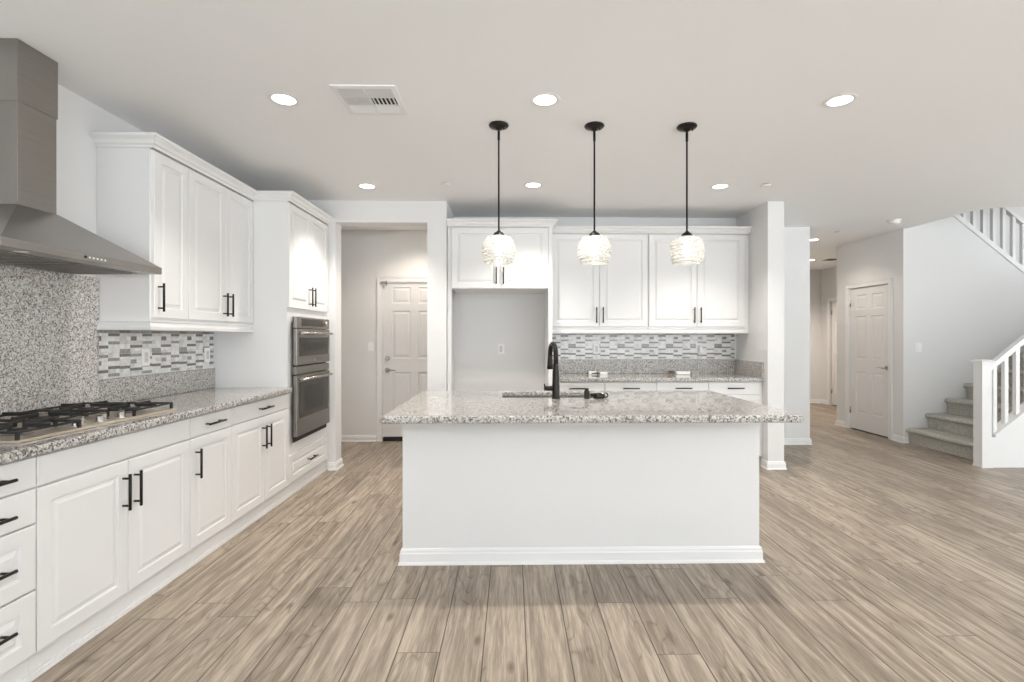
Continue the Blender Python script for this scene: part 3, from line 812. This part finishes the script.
# ------------------------------------------------------------------ gas cooktop
ck = thing('gas_cooktop', 'stainless steel gas cooktop with black cast-iron grates on the left counter', 'cooktop', (-2.165, 2.415, 0.9155))
mb = MB(); mb.box(-0.265, 0.265, -0.455, 0.455, 0, 0.006); mb.box(-0.258, 0.258, -0.448, 0.448, 0.006, 0.010)
mb.build('steel_tray', M['steel_tray'], ck, 0.003)
for (bx, by, r) in ((-0.12, -0.31, 0.040), (0.12, -0.31, 0.032), (-0.06, 0.0, 0.055), (-0.12, 0.31, 0.036), (0.12, 0.31, 0.044)):
    mb = MB(); mb.lathe([(r+0.02, 0.0095), (r+0.012, 0.013), (r*0.9, 0.016), (r*0.9, 0.024), (r, 0.025)], c=(bx, by, 0), n=24, mi=0)
    mb.lathe([(r, 0.025), (r, 0.030), (r*0.85, 0.033), (0, 0.033)], c=(bx, by, 0), n=24, mi=1)
    mb.build('burner', [M['burner'], M['iron']], ck)
for i in range(5):
    ky = -0.13+0.065*i; kx = 0.205 if i % 2 == 0 else 0.165
    mb = MB(); mb.lathe([(0.022, 0.0095), (0.022, 0.013), (0.017, 0.014), (0.016, 0.034), (0.013, 0.037), (0, 0.037)], c=(kx, ky, 0), n=18)
    mb.box(kx-0.014, kx+0.014, ky-0.004, ky+0.004, 0.034, 0.044)
    mb.build('knob', M['chrome'], ck, 0.001)
def grate(y0, y1, x0, x1, cs):
    mb = MB(); s = 0.006; z0, z1 = 0.036, 0.045
    mb.box(x0, x1, y0, y0+2*s, z0, z1); mb.box(x0, x1, y1-2*s, y1, z0, z1)
    mb.box(x0, x0+2*s, y0, y1, z0, z1); mb.box(x1-2*s, x1, y0, y1, z0, z1)
    for (xx, yy) in ((x0, y0), (x0, y1-2*s), (x1-2*s, y0), (x1-2*s, y1-2*s), ((x0+x1)/2, y0), ((x0+x1)/2, y1-2*s)):
        mb.box(xx, xx+2*s, yy, yy+2*s, 0.010, z0)
    if len(cs) > 1: mb.box((x0+x1)/2-s, (x0+x1)/2+s, y0, y1, z0, z1)
    for (cx_, cy_, r) in cs:      # fingers pointing at each burner, raised tips
        for k in range(4):
            dx, dy = ((1, 0), (-1, 0), (0, 1), (0, -1))[k]
            ex = x1 if dx > 0 else x0; ey = y1 if dy > 0 else y0
            if len(cs) > 1 and dx != 0:
                m_ = (x0+x1)/2
                ex = (x1 if cx_ > m_ else m_) if dx > 0 else (m_ if cx_ > m_ else x0)
            ax, ay = (ex, cy_) if dx else (cx_, ey)
            bx_, by_ = cx_+dx*0.028, cy_+dy*0.028
            mb.box(min(ax, bx_)-(0 if dx else s), max(ax, bx_)+(0 if dx else s), min(ay, by_)-(s if dx else 0), max(ay, by_)+(s if dx else 0), z0+0.002, z1+0.010)
    return mb.build('grate', M['iron'], ck, 0.0015)
grate(-0.445, -0.155, -0.25, 0.25, [(-0.12, -0.31, 0.04), (0.12, -0.31, 0.03)])
grate(-0.150, 0.150, -0.25, 0.13, [(-0.06, 0.0, 0.05)])
grate(0.155, 0.445, -0.25, 0.25, [(-0.12, 0.31, 0.04), (0.12, 0.31, 0.04)])

# ------------------------------------------------------------------ double wall ovens
OW = 0.748
ov = thing('wall_oven', 'stainless steel microwave and oven stack built into the tall white cabinet', 'oven', (-1.849, 4.576-OW/2+0.0, 0), PI/2)
def part(name, boxes, mats, bevel=0.0):
    mb = MB()
    for b in boxes: mb.box(*b)
    return mb.build(name, mats, ov, bevel)
part('oven_frame', [(0, OW, -0.022, -0.0195, 0.445, 1.50), (0, OW, -0.024, -0.022, 0.445, 0.49, 0)], M['dark'])
part('control_panel', [(0, OW, -0.052, -0.025, 1.405, 1.50)], M['steel'], 0.003)
part('control_display', [(0.10, 0.58, -0.0535, -0.0522, 1.425, 1.485)], M['ovenglass'])
mb = MB(); mb.tube([(0.64, -0.052, 1.455), (0.64, -0.072, 1.455)], [0.020, 0.017], 18); mb.build('control_knob', M['chrome'], ov)
def oven_door(z0, z1, gz0, gz1, hz):
    dr = part('oven_door', [(0, OW, -0.056, -0.025, z0, z1)], M['steel'], 0.004)
    mb = MB(); mb.box(0.045, OW-0.045, -0.0575, -0.0562, gz0, gz1); mb.build('door_glass', M['ovenglass'], dr)
    mb = MB(); mb.box(0.16, OW-0.16, -0.0582, -0.0577, gz0+0.045, gz1-0.035); mb.build('viewing_window', M['ovenwindow'], dr)
    mb = MB(); mb.tube([(0.03, -0.088, hz), (OW-0.03, -0.088, hz)], 0.0115, 16)
    for xx in (0.05, OW-0.05): mb.tube([(xx, -0.056, hz), (xx, -0.088, hz)], [0.013, 0.010], 12)
    mb.build('tube_handle', M['chrome'], dr)
    return dr
od = oven_door(1.090, 1.400, 1.165, 1.325, 1.362)
mb = MB(); mb.tube([(OW/2, -0.056, 1.125), (OW/2, -0.058, 1.125)], 0.012, 20); mb.build('round_badge', M['chrome'], od)
part('vent_trim', [(0, OW, -0.050, -0.025, 1.012, 1.080)], M['steel'], 0.003)
oven_door(0.492, 1.005, 0.64, 0.945, 0.970)

# ------------------------------------------------------------------ ceiling fixtures
def crystal_shade():
    """rounded open-bottomed shade built of rows of small crystal blocks."""
    prof = []
    rows = 8; Z0, Z1 = -0.172, 0.0
    mb = MB()
    for i in range(rows):
        za = Z1+(Z0-Z1)*i/rows; zb_ = Z1+(Z0-Z1)*(i+1)/rows; zm = (za+zb_)/2
        s = (zm-(-0.088))/0.100
        r = 0.097*math.sqrt(max(0.0, 1-abs(s)**2.3*(0.86 if s > 0 else 0.62)))
        n = 20
        for k in range(n):
            t = 2*PI*(k+(0.5 if i % 2 else 0))/n; w = PI*r/n*0.94
            ct, st_ = math.cos(t), math.sin(t)
            def P(a, rad, z): return (rad*ct-a*st_, rad*st_+a*ct, z)
            h0, h1 = za-0.0015, zb_+0.0015; mid = zm
            out = r+0.012
            vs = [P(-w, r, h1), P(w, r, h1), P(w, r, h0), P(-w, r, h0), P(-w*0.6, out, h1+0.005), P(w*0.6, out, h1+0.005), P(w*0.6, out, h0-0.005), P(-w*0.6, out, h0-0.005),
                  P(-w, r-0.004, h1), P(w, r-0.004, h1), P(w, r-0.004, h0), P(-w, r-0.004, h0)]
            mb.add(vs, [(0, 1, 5, 4), (1, 2, 6, 5), (2, 3, 7, 6), (3, 0, 4, 7), (4, 5, 6, 7), (8, 11, 10, 9), (0, 8, 9, 1), (1, 9, 10, 2), (2, 10, 11, 3), (3, 11, 8, 0)])
    return mb
pn = thing('pendant_light', 'leftmost pendant light, a crystal globe shade on a black rod, hanging before the niche cabinet', 'pendant light', (-0.085, 3.22, HC), 0, 'crystal pendant lights over the island')
mb = MB(); mb.lathe([(0, -0.0005), (0.062, -0.0005), (0.065, -0.006), (0.060, -0.014), (0.040, -0.020), (0.022, -0.026), (0.016, -0.034), (0, -0.036)], n=28)
cn = mb.build('ceiling_canopy', M['black'], pn)
mb = MB(); mb.tube([(0.033, -0.010, -0.019), (0.033, -0.010, -0.034)], 0.005, 8); mb.build('screw', M['black'], cn)
mb = MB(); mb.tube([(0, 0, -0.034), (0, 0, -0.10), (0, 0, -0.102), (0, 0, -0.70)], [0.0085, 0.0085, 0.0058, 0.0058], 10); mb.build('rod', M['black'], pn)
mb = MB(); mb.lathe([(0.006, -0.680), (0.012, -0.684), (0.016, -0.690), (0.030, -0.697), (0.038, -0.712), (0.038, -0.722), (0.0, -0.723)], n=24); mb.build('shade_cap', M['black'], pn)
sh = crystal_shade().build('crystal_shade', M['crystal'], pn, loc=(0, 0, -0.722))
mb = MB(); mb.lathe([(0, 0.0), (0.013, -0.002), (0.014, -0.035), (0.024, -0.060), (0.030, -0.085), (0.024, -0.108), (0.010, -0.120), (0, -0.122)], n=16)
mb.build('bulb', M['bulb'], pn, loc=(0, 0, -0.7235))
dup(pn, (0.532, 3.22, HC), 'middle pendant light, a crystal globe shade on a black rod, hanging between the other two')
dup(pn, (1.133, 3.22, HC), 'rightmost pendant light, a crystal globe shade on a black rod, hanging nearest the wing wall')

RG = 'recessed ceiling downlights'
rl = thing('recessed_light', 'large lit round downlight in the ceiling, nearest the range hood', 'ceiling light', (-1.31, 2.895, HC), 0, RG)
mb = MB(); mb.lathe([(0.062, -0.001), (0.064, -0.005), (0.084, -0.004), (0.090, -0.0005)], n=32); mb.build('trim_ring', M['trim'], rl)
mb = MB(); mb.lathe([(0, -0.0035), (0.063, -0.0035)], n=32); mb.build('lens', M['lens'], rl)
def downlight(parent, watts, spread=112):
    l = bpy.data.lights.new('downlight_lamp', 'SPOT'); l.energy = watts; l.color = (1.0, 0.94, 0.87) if spread < 120 else (1.0, 0.89, 0.77)
    l.spot_size = math.radians(spread); l.spot_blend = 0.7; l.shadow_soft_size = 0.05
    o = bpy.data.objects.new('downlight_lamp', l); C.objects.link(o); o.parent = parent; o.location = (0, 0, -0.03)
downlight(rl, 50)
for loc, lab in [((0.19, 2.875), 'lit round downlight in the ceiling just in front of the left and middle pendant canopies'),
                 ((1.895, 2.855), 'lit round downlight in the ceiling right of and nearer than the pendants'),
                 ((-1.31, 4.545), 'lit round downlight in the ceiling above the wall ovens'),
                 ((0.19, 4.485), 'lit round downlight in the ceiling behind the pendants, in front of the niche cabinet'),
                 ((1.885, 4.495), 'lit round downlight in the ceiling nearest the wing wall'),
                 ((4.22, 6.93), 'nearer of the two small lit downlights in the corridor ceiling'),
                 ((5.27, 8.73), 'farther and smaller of the two lit downlights in the corridor ceiling')]:
    d_ = dup(rl, (*loc, HC), lab)
    downlight(d_, 64 if loc[0] < 4 else (24 if loc[0] < 5 else 110), 112 if loc[0] < 4 else 140)

# lamp of the side hall, above the opening's lintel
downlight(dup(rl, (-1.15, 5.85, HC), 'lit round downlight on the side hall ceiling behind the opening'), 34, 140)

vt = thing('ceiling_vent', 'square white ceiling air vent with a metal grille left of the pendants', 'ceiling vent', (-0.812, 2.90, HC))
mb = MB(); o_, i_ = 0.178, 0.148
def sq(h, z): return [(-h, -h, z), (h, -h, z), (h, h, z), (-h, h, z)]
mb.rings([sq(o_, -0.0005), sq(o_-0.002, -0.007), sq(i_, -0.010), sq(i_-0.002, -0.002)], close=False)
mb.box(-0.006, 0.006, -i_, i_, -0.010, -0.003); mb.build('vent_frame', M['trim'], vt)
mb = MB(); mb.box(-i_, i_, -i_, i_, -0.002, -0.0008); mb.build('backing', M['dark'], vt)
for (x0, x1, y0, y1, kind) in [(-0.145, -0.008, -0.145, -0.055, 'f'), (0.008, 0.145, -0.145, -0.055, 'f'), (-0.145, -0.008, -0.045, 0.045, 'c'), (0.008, 0.145, -0.045, 0.045, 'o'), (-0.145, -0.008, 0.055, 0.145, 'f'), (0.008, 0.145, 0.055, 0.145, 'f')]:
    mb = MB()
    if kind == 'f':
        n = 9
        for k in range(n):
            yy = y0+(y1-y0)*(k+0.5)/n; mb.add([(x0, yy-0.0055, -0.003), (x1, yy-0.0055, -0.003), (x1, yy+0.0045, -0.0095), (x0, yy+0.0045, -0.0095)], [(0, 1, 2, 3)])
            mb.add([(x0, yy-0.0055, -0.004), (x1, yy-0.0055, -0.004), (x1, yy+0.0045, -0.0105), (x0, yy+0.0045, -0.0105)], [(0, 1, 2, 3)])
    else:
        n = 12 if kind == 'c' else 6
        wv = 0.0045 if kind == 'c' else 0.004
        for k in range(n):
            xx = x0+(x1-x0)*(k+0.5)/n; mb.box(xx-wv/1.4, xx+wv/1.4, y0, y1, -0.010, -0.003)
    mb.box(x0, x1, y0-0.004, y0, -0.010, -0.003); mb.box(x0, x1, y1, y1+0.004, -0.010, -0.003)
    mb.build('louver_panel', M['socket'] if y0 < -0.1 else M['trim'], vt)

sdt = thing('smoke_detector', 'small round white smoke detector on the ceiling in front of the closet wall', 'smoke detector', (4.46, 5.76, HC))
mb = MB(); mb.lathe([(0, -0.0005), (0.072, -0.0005), (0.072, -0.010), (0.066, -0.012)], n=28); mb.build('mounting_base', M['plastic'], sdt)
mb = MB(); mb.lathe([(0.060, -0.012), (0.060, -0.030), (0.052, -0.040), (0.020, -0.044), (0, -0.044)], n=28); mb.build('sensor_dome', M['plastic'], sdt)
SG = 'round white fire sprinkler covers'
sp = thing('sprinkler_cover', 'flat round sprinkler cover on the ceiling in front of the wing wall', 'sprinkler cover', (2.275, 4.44, HC), 0, SG)
mb = MB(); mb.lathe([(0, -0.011), (0.038, -0.011), (0.040, -0.008), (0.040, -0.006), (0, -0.006)], n=24); mb.build('cover_plate', M['trim'], sp)
mb = MB(); mb.lathe([(0.030, -0.006), (0.030, -0.0005)], n=20); mb.build('shadow_gap_cup', M['dark'], sp)
dup(sp, (-0.595, 4.46, HC), 'flat round sprinkler cover on the ceiling in front of the pillar by the hall opening')
dup(sp, (4.21, 6.40, HC), 'flat round sprinkler cover on the ceiling at the mouth of the corridor')
cv = thing('corridor_vent', 'small white slotted vent on the far corridor ceiling', 'ceiling vent', (5.59, 8.67, HC))
mb = MB(); mb.box(-0.13, 0.13, -0.13, 0.13, -0.006, -0.0005); mb.build('vent_frame', M['trim'], cv)
mb = MB()
for k in range(5): mb.box(-0.10, 0.10, -0.10+0.044*k, -0.10+0.044*k+0.022, -0.0085, -0.0062)
mb.build('slots', M['dark'], cv)

# ------------------------------------------------------------------ outlets and switches (local: wall at y=0, front -y, centred)
def plate(name, label, loc, rot, kind, group=None, w=0.07, h=0.115):
    r = thing(name, label, 'electrical outlet' if kind == 'outlet' else 'light switch', loc, rot, group)
    mb = MB(); mb.rings([[(-w/2, 0, -h/2), (w/2, 0, -h/2), (w/2, 0, h/2), (-w/2, 0, h/2)], [(-w/2, -0.003, -h/2), (w/2, -0.003, -h/2), (w/2, -0.003, h/2), (-w/2, -0.003, h/2)],
                         [(-w/2+0.004, -0.006, -h/2+0.004), (w/2-0.004, -0.006, -h/2+0.004), (w/2-0.004, -0.006, h/2-0.004), (-w/2+0.004, -0.006, h/2-0.004)]])
    mb.build('cover_plate', M['plastic'], r)
    if kind == 'outlet':
        mb = MB(); mb.box(-0.017, 0.017, -0.0075, -0.006, -0.034, 0.034)
        rec = mb.build('receptacle', M['socket'], r, 0.001)
        mb = MB()
        for zc in (-0.018, 0.018):
            for xx in (-0.006, 0.005): mb.box(xx, xx+0.0015, -0.0079, -0.0076, zc-0.004, zc+0.005)
        mb.build('slots', M['dark'], rec)
    else:
        n = 2 if w > 0.1 else 1
        for k in range(n):
            xc = 0 if n == 1 else (-0.023, 0.023)[k]
            mb = MB(); mb.add([(xc-0.017, -0.006, -0.034), (xc+0.017, -0.006, -0.034), (xc+0.017, -0.006, 0.034), (xc-0.017, -0.006, 0.034), (xc-0.017, -0.0105, 0.0), (xc+0.017, -0.0105, 0.0), (xc-0.017, -0.0085, 0.034), (xc+0.017, -0.0085, 0.034)],
                              [(0, 1, 5, 4), (4, 5, 7, 6), (6, 7, 2, 3), (0, 4, 6, 3), (1, 2, 7, 5), (0, 3, 2, 1)])
            mb.build('rocker', M['plastic'], r)
    return r
OG = 'white outlets in the backsplash'
plate('electrical_outlet', 'white outlet in the left wall mosaic, nearer the cooktop', (XL+0.0085, 3.375, 1.193), PI/2, 'outlet', OG)
plate('electrical_outlet', 'white outlet in the left wall mosaic, nearer the wall ovens', (XL+0.0085, 4.045, 1.185), PI/2, 'outlet', OG)
plate('electrical_outlet', 'white outlet in the back wall mosaic, directly right of the faucet', (0.962, YB-0.0085, 1.195), 0, 'outlet', OG)
plate('electrical_outlet', 'white outlet in the back wall mosaic with a white plug in it', (2.135, YB-0.0085, 1.205), 0, 'outlet', OG)
plate('electrical_outlet', 'white outlet low on the empty refrigerator niche wall', (-0.125, YB-0.0005, 1.195), 0, 'outlet')
plate('light_switch', 'white light switch on the hall wall left of the far door', (-1.80, 6.4095, 1.21), 0, 'switch', w=0.07)
plate('light_switch', 'white light switch on the wall left of the carpeted stairs', (5.11, 6.1995, 1.20), 0, 'switch', w=0.08)

# power adapters on the back counter
pa = thing('power_adapter', 'white power adapter with a brown tied cord on the back counter, farther right', 'power adapter', (1.89, 5.50, 0.9155), 0, 'white power adapters on the back counter')
mb = MB(); mb.box(-0.077, 0.077, -0.025, 0.025, 0, 0.036); mb.build('adapter_body', M['plastic'], pa, 0.006)
mb = MB(); mb.tube([(0.077, 0, 0.016), (0.10, 0, 0.016)], [0.009, 0.006], 10); mb.build('plug_tip', M['dark'], pa)
mb = MB()
mb.tube([(-0.077, 0, 0.02), (-0.10, 0.005, 0.022), (-0.13, 0.01, 0.034), (-0.145, 0, 0.045)], 0.005, 8)
lp = [(-0.135+0.028*math.cos(t*0.7), 0.02*math.sin(t*0.7), 0.008+0.002*t) for t in range(0, 19)]
mb.tube(lp, 0.005, 8); mb.build('tied_cord', M['twist'], pa)
mb = MB(); mb.tube([(0.10, 0, 0.016), (0.15, 0.03, 0.006), (0.20, 0.09, 0.004), (0.225, 0.150, 0.012), (0.235, 0.158, 0.10), (0.245, 0.155, 0.20), (0.253, 0.150, 0.25)], 0.0025, 8); mb.build('cable', M['plastic'], pa)
mb = MB(); mb.box(0.238, 0.275, 0.135, 0.168, 0.240, 0.300); mb.build('wall_plug', M['plastic'], pa, 0.004)
pb = thing('power_adapter', 'white power adapter in two blocks on the back counter, just right of the faucet', 'power adapter', (0.945, 5.50, 0.9155), 0, 'white power adapters on the back counter')
mb = MB(); mb.box(0.02, 0.105, -0.025, 0.025, 0, 0.030); mb.build('adapter_body', M['plastic'], pb, 0.005)
mb = MB(); mb.box(-0.10, -0.01, -0.015, 0.020, 0, 0.036); mb.build('second_block', M['plastic'], pb, 0.005)
mb = MB(); mb.tube([(-0.07, -0.02, 0.016), (0.0, -0.022, 0.018), (0.02, -0.02, 0.012)], [0.004, 0.009, 0.006], 8); mb.tube([(-0.10, 0, 0.015), (-0.125, 0, 0.014)], [0.006, 0.005], 8); mb.build('dark_plug', M['dark'], pb)
mb = MB(); mb.tube([(-0.05, 0.02, 0.03), (-0.03, 0.10, 0.02), (0.0, 0.152, 0.02), (0.012, 0.160, 0.12), (0.015, 0.162, 0.23)], 0.002, 8); mb.build('cable', M['plastic'], pb)

# ------------------------------------------------------------------ stairs and balustrades
SX0, RUN, RISE = 4.985, 0.245, 0.1875
st = thing('staircase', 'grey carpeted staircase climbing to the right behind a white balustrade', 'staircase', (SX0, 5.66, 0))
def step_mesh(k, sgn=1, y0=-0.535, y1=0.535, xb=0.0, zb_=0.0, solid=0.30):
    """one carpeted step: rounded nosing, riser; sgn=+1 climbs to +x."""
    z = zb_+RISE*(k+1); x = xb+sgn*RUN*k; r = 0.029
    prof = [(0.0, z-RISE)]
    prof += [(0.0, z-2*r-0.004)]
    for i in range(9):
        t = -PI/2-PI*i/8
        prof.append((-0.006+1.15*r*math.cos(t), z-r+r*math.sin(t)))
    lowz = max(zb_ if solid is None else z-RISE-solid, 0.0)
    prof += [(RUN, z), (RUN, max(z-RISE, 0)), ]
    if k > 0 or zb_ > 0: prof += [(RUN, lowz), (0.0, lowz)]
    pts = [(x+sgn*px, pz) for px, pz in prof]
    mb = MB(); mb.prism_y(pts, y0, y1); return mb
for k in range(8):
    o = step_mesh(k).build('step', M['carpet'], st)
mb = MB(); mb.box(8*RUN+0.001, 3.99, -0.535, 0.535, 1.2, 1.5); mb.build('landing', M['carpet'], st)

# knee wall under the front balustrade
kw = MB(); KS = 0.77
def kz(x): return 0.315+KS*(x-4.91)
kw.prism_y([(4.872, 0), (9.0, 0), (9.0, kz(6.9)), (6.9, kz(6.9)), (4.905, kz(4.905)), (4.872, kz(4.905))], 5.0, 5.10)
struct(kw.build('wall_knee', M['trim'], None, 0.003))
bl = thing('balustrade', 'white newel post, handrail and square balusters in front of the carpeted stairs', 'balustrade', (4.82, 5.04, 0))
def L_(x): return x-4.82
mb = MB(); mb.box(-0.05, 0.05, -0.05, 0.05, 0, 1.06); mb.box(-0.056, 0.056, -0.056, 0.056, 0, 0.02)
mb.box(-0.058, 0.058, -0.058, 0.058, 1.060, 1.072); mb.box(-0.067, 0.067, -0.067, 0.067, 1.072, 1.086)
mb.rings([[(-0.067, -0.067, 1.086), (0.067, -0.067, 1.086), (0.067, 0.067, 1.086), (-0.067, 0.067, 1.086)], [(-0.04, -0.04, 1.10), (0.04, -0.04, 1.10), (0.04, 0.04, 1.10), (-0.04, 0.04, 1.10)]])
mb.build('newel_post', M['trim'], bl, 0.002)
def slope_bar(x0, x1, za, zb2, h, y0, y1, ox=0):
    m = MB(); m.prism_y([(x0-ox, za-h), (x1-ox, zb2-h), (x1-ox, zb2), (x0-ox, za)], y0, y1); return m
hr = lambda x: 1.035+0.80*(x-4.87)
slope_bar(4.87, 6.9, hr(4.87), hr(6.9), 0.065, -0.03, 0.03, 4.82).build('handrail', M['trim'], bl, 0.004)
slope_bar(4.906, 6.9, kz(4.906)+0.028, kz(6.9)+0.028, 0.0275, -0.055, 0.065, 4.82).build('shoe_rail', M['trim'], bl, 0.002)
x = 4.935
while x < 6.85:
    mb = MB(); mb.prism_y([(L_(x)-0.019, kz(x-0.019)+0.028), (L_(x)+0.019, kz(x+0.019)+0.028), (L_(x)+0.019, hr(x+0.019)-0.065), (L_(x)-0.019, hr(x-0.019)-0.065)], -0.019, 0.019)
    mb.build('baluster', M['trim'], bl)
    x += 0.118
# upper flight balustrade on the sloping wall top
ub = thing('balustrade', 'white balustrade of the upper flight, seen through the ceiling opening', 'balustrade', (5.30, 6.265, 3.10))
UT = lambda x: 3.10-(1.55/1.95)*(x-5.30)
ox = 5.30; oz = 3.10
mb = slope_bar(5.30, 7.25, UT(5.30)+0.03-oz, UT(7.25)+0.03-oz, 0.0295, -0.078, 0.078, ox)
mb.prism_y([(0, -0.05), (1.95, -1.60), (1.95, -1.552), (0, -0.002)], -0.085, -0.066)
mb.build('curb_cap', M['trim'], ub, 0.002)
slope_bar(5.30, 7.25, UT(5.30)+0.68-oz, UT(7.25)+0.68-oz, 0.06, -0.03, 0.03, ox).build('handrail', M['trim'], ub, 0.004)
x = 5.36
while x < 7.2:
    mb = MB(); xx = x-ox
    mb.prism_y([(xx-0.02, UT(x-0.02)+0.03-oz), (xx+0.02, UT(x+0.02)+0.03-oz), (xx+0.02, UT(x+0.02)+0.62-oz), (xx-0.02, UT(x-0.02)+0.62-oz)], -0.02, 0.02)
    mb.build('baluster', M['trim'], ub)
    x += 0.128
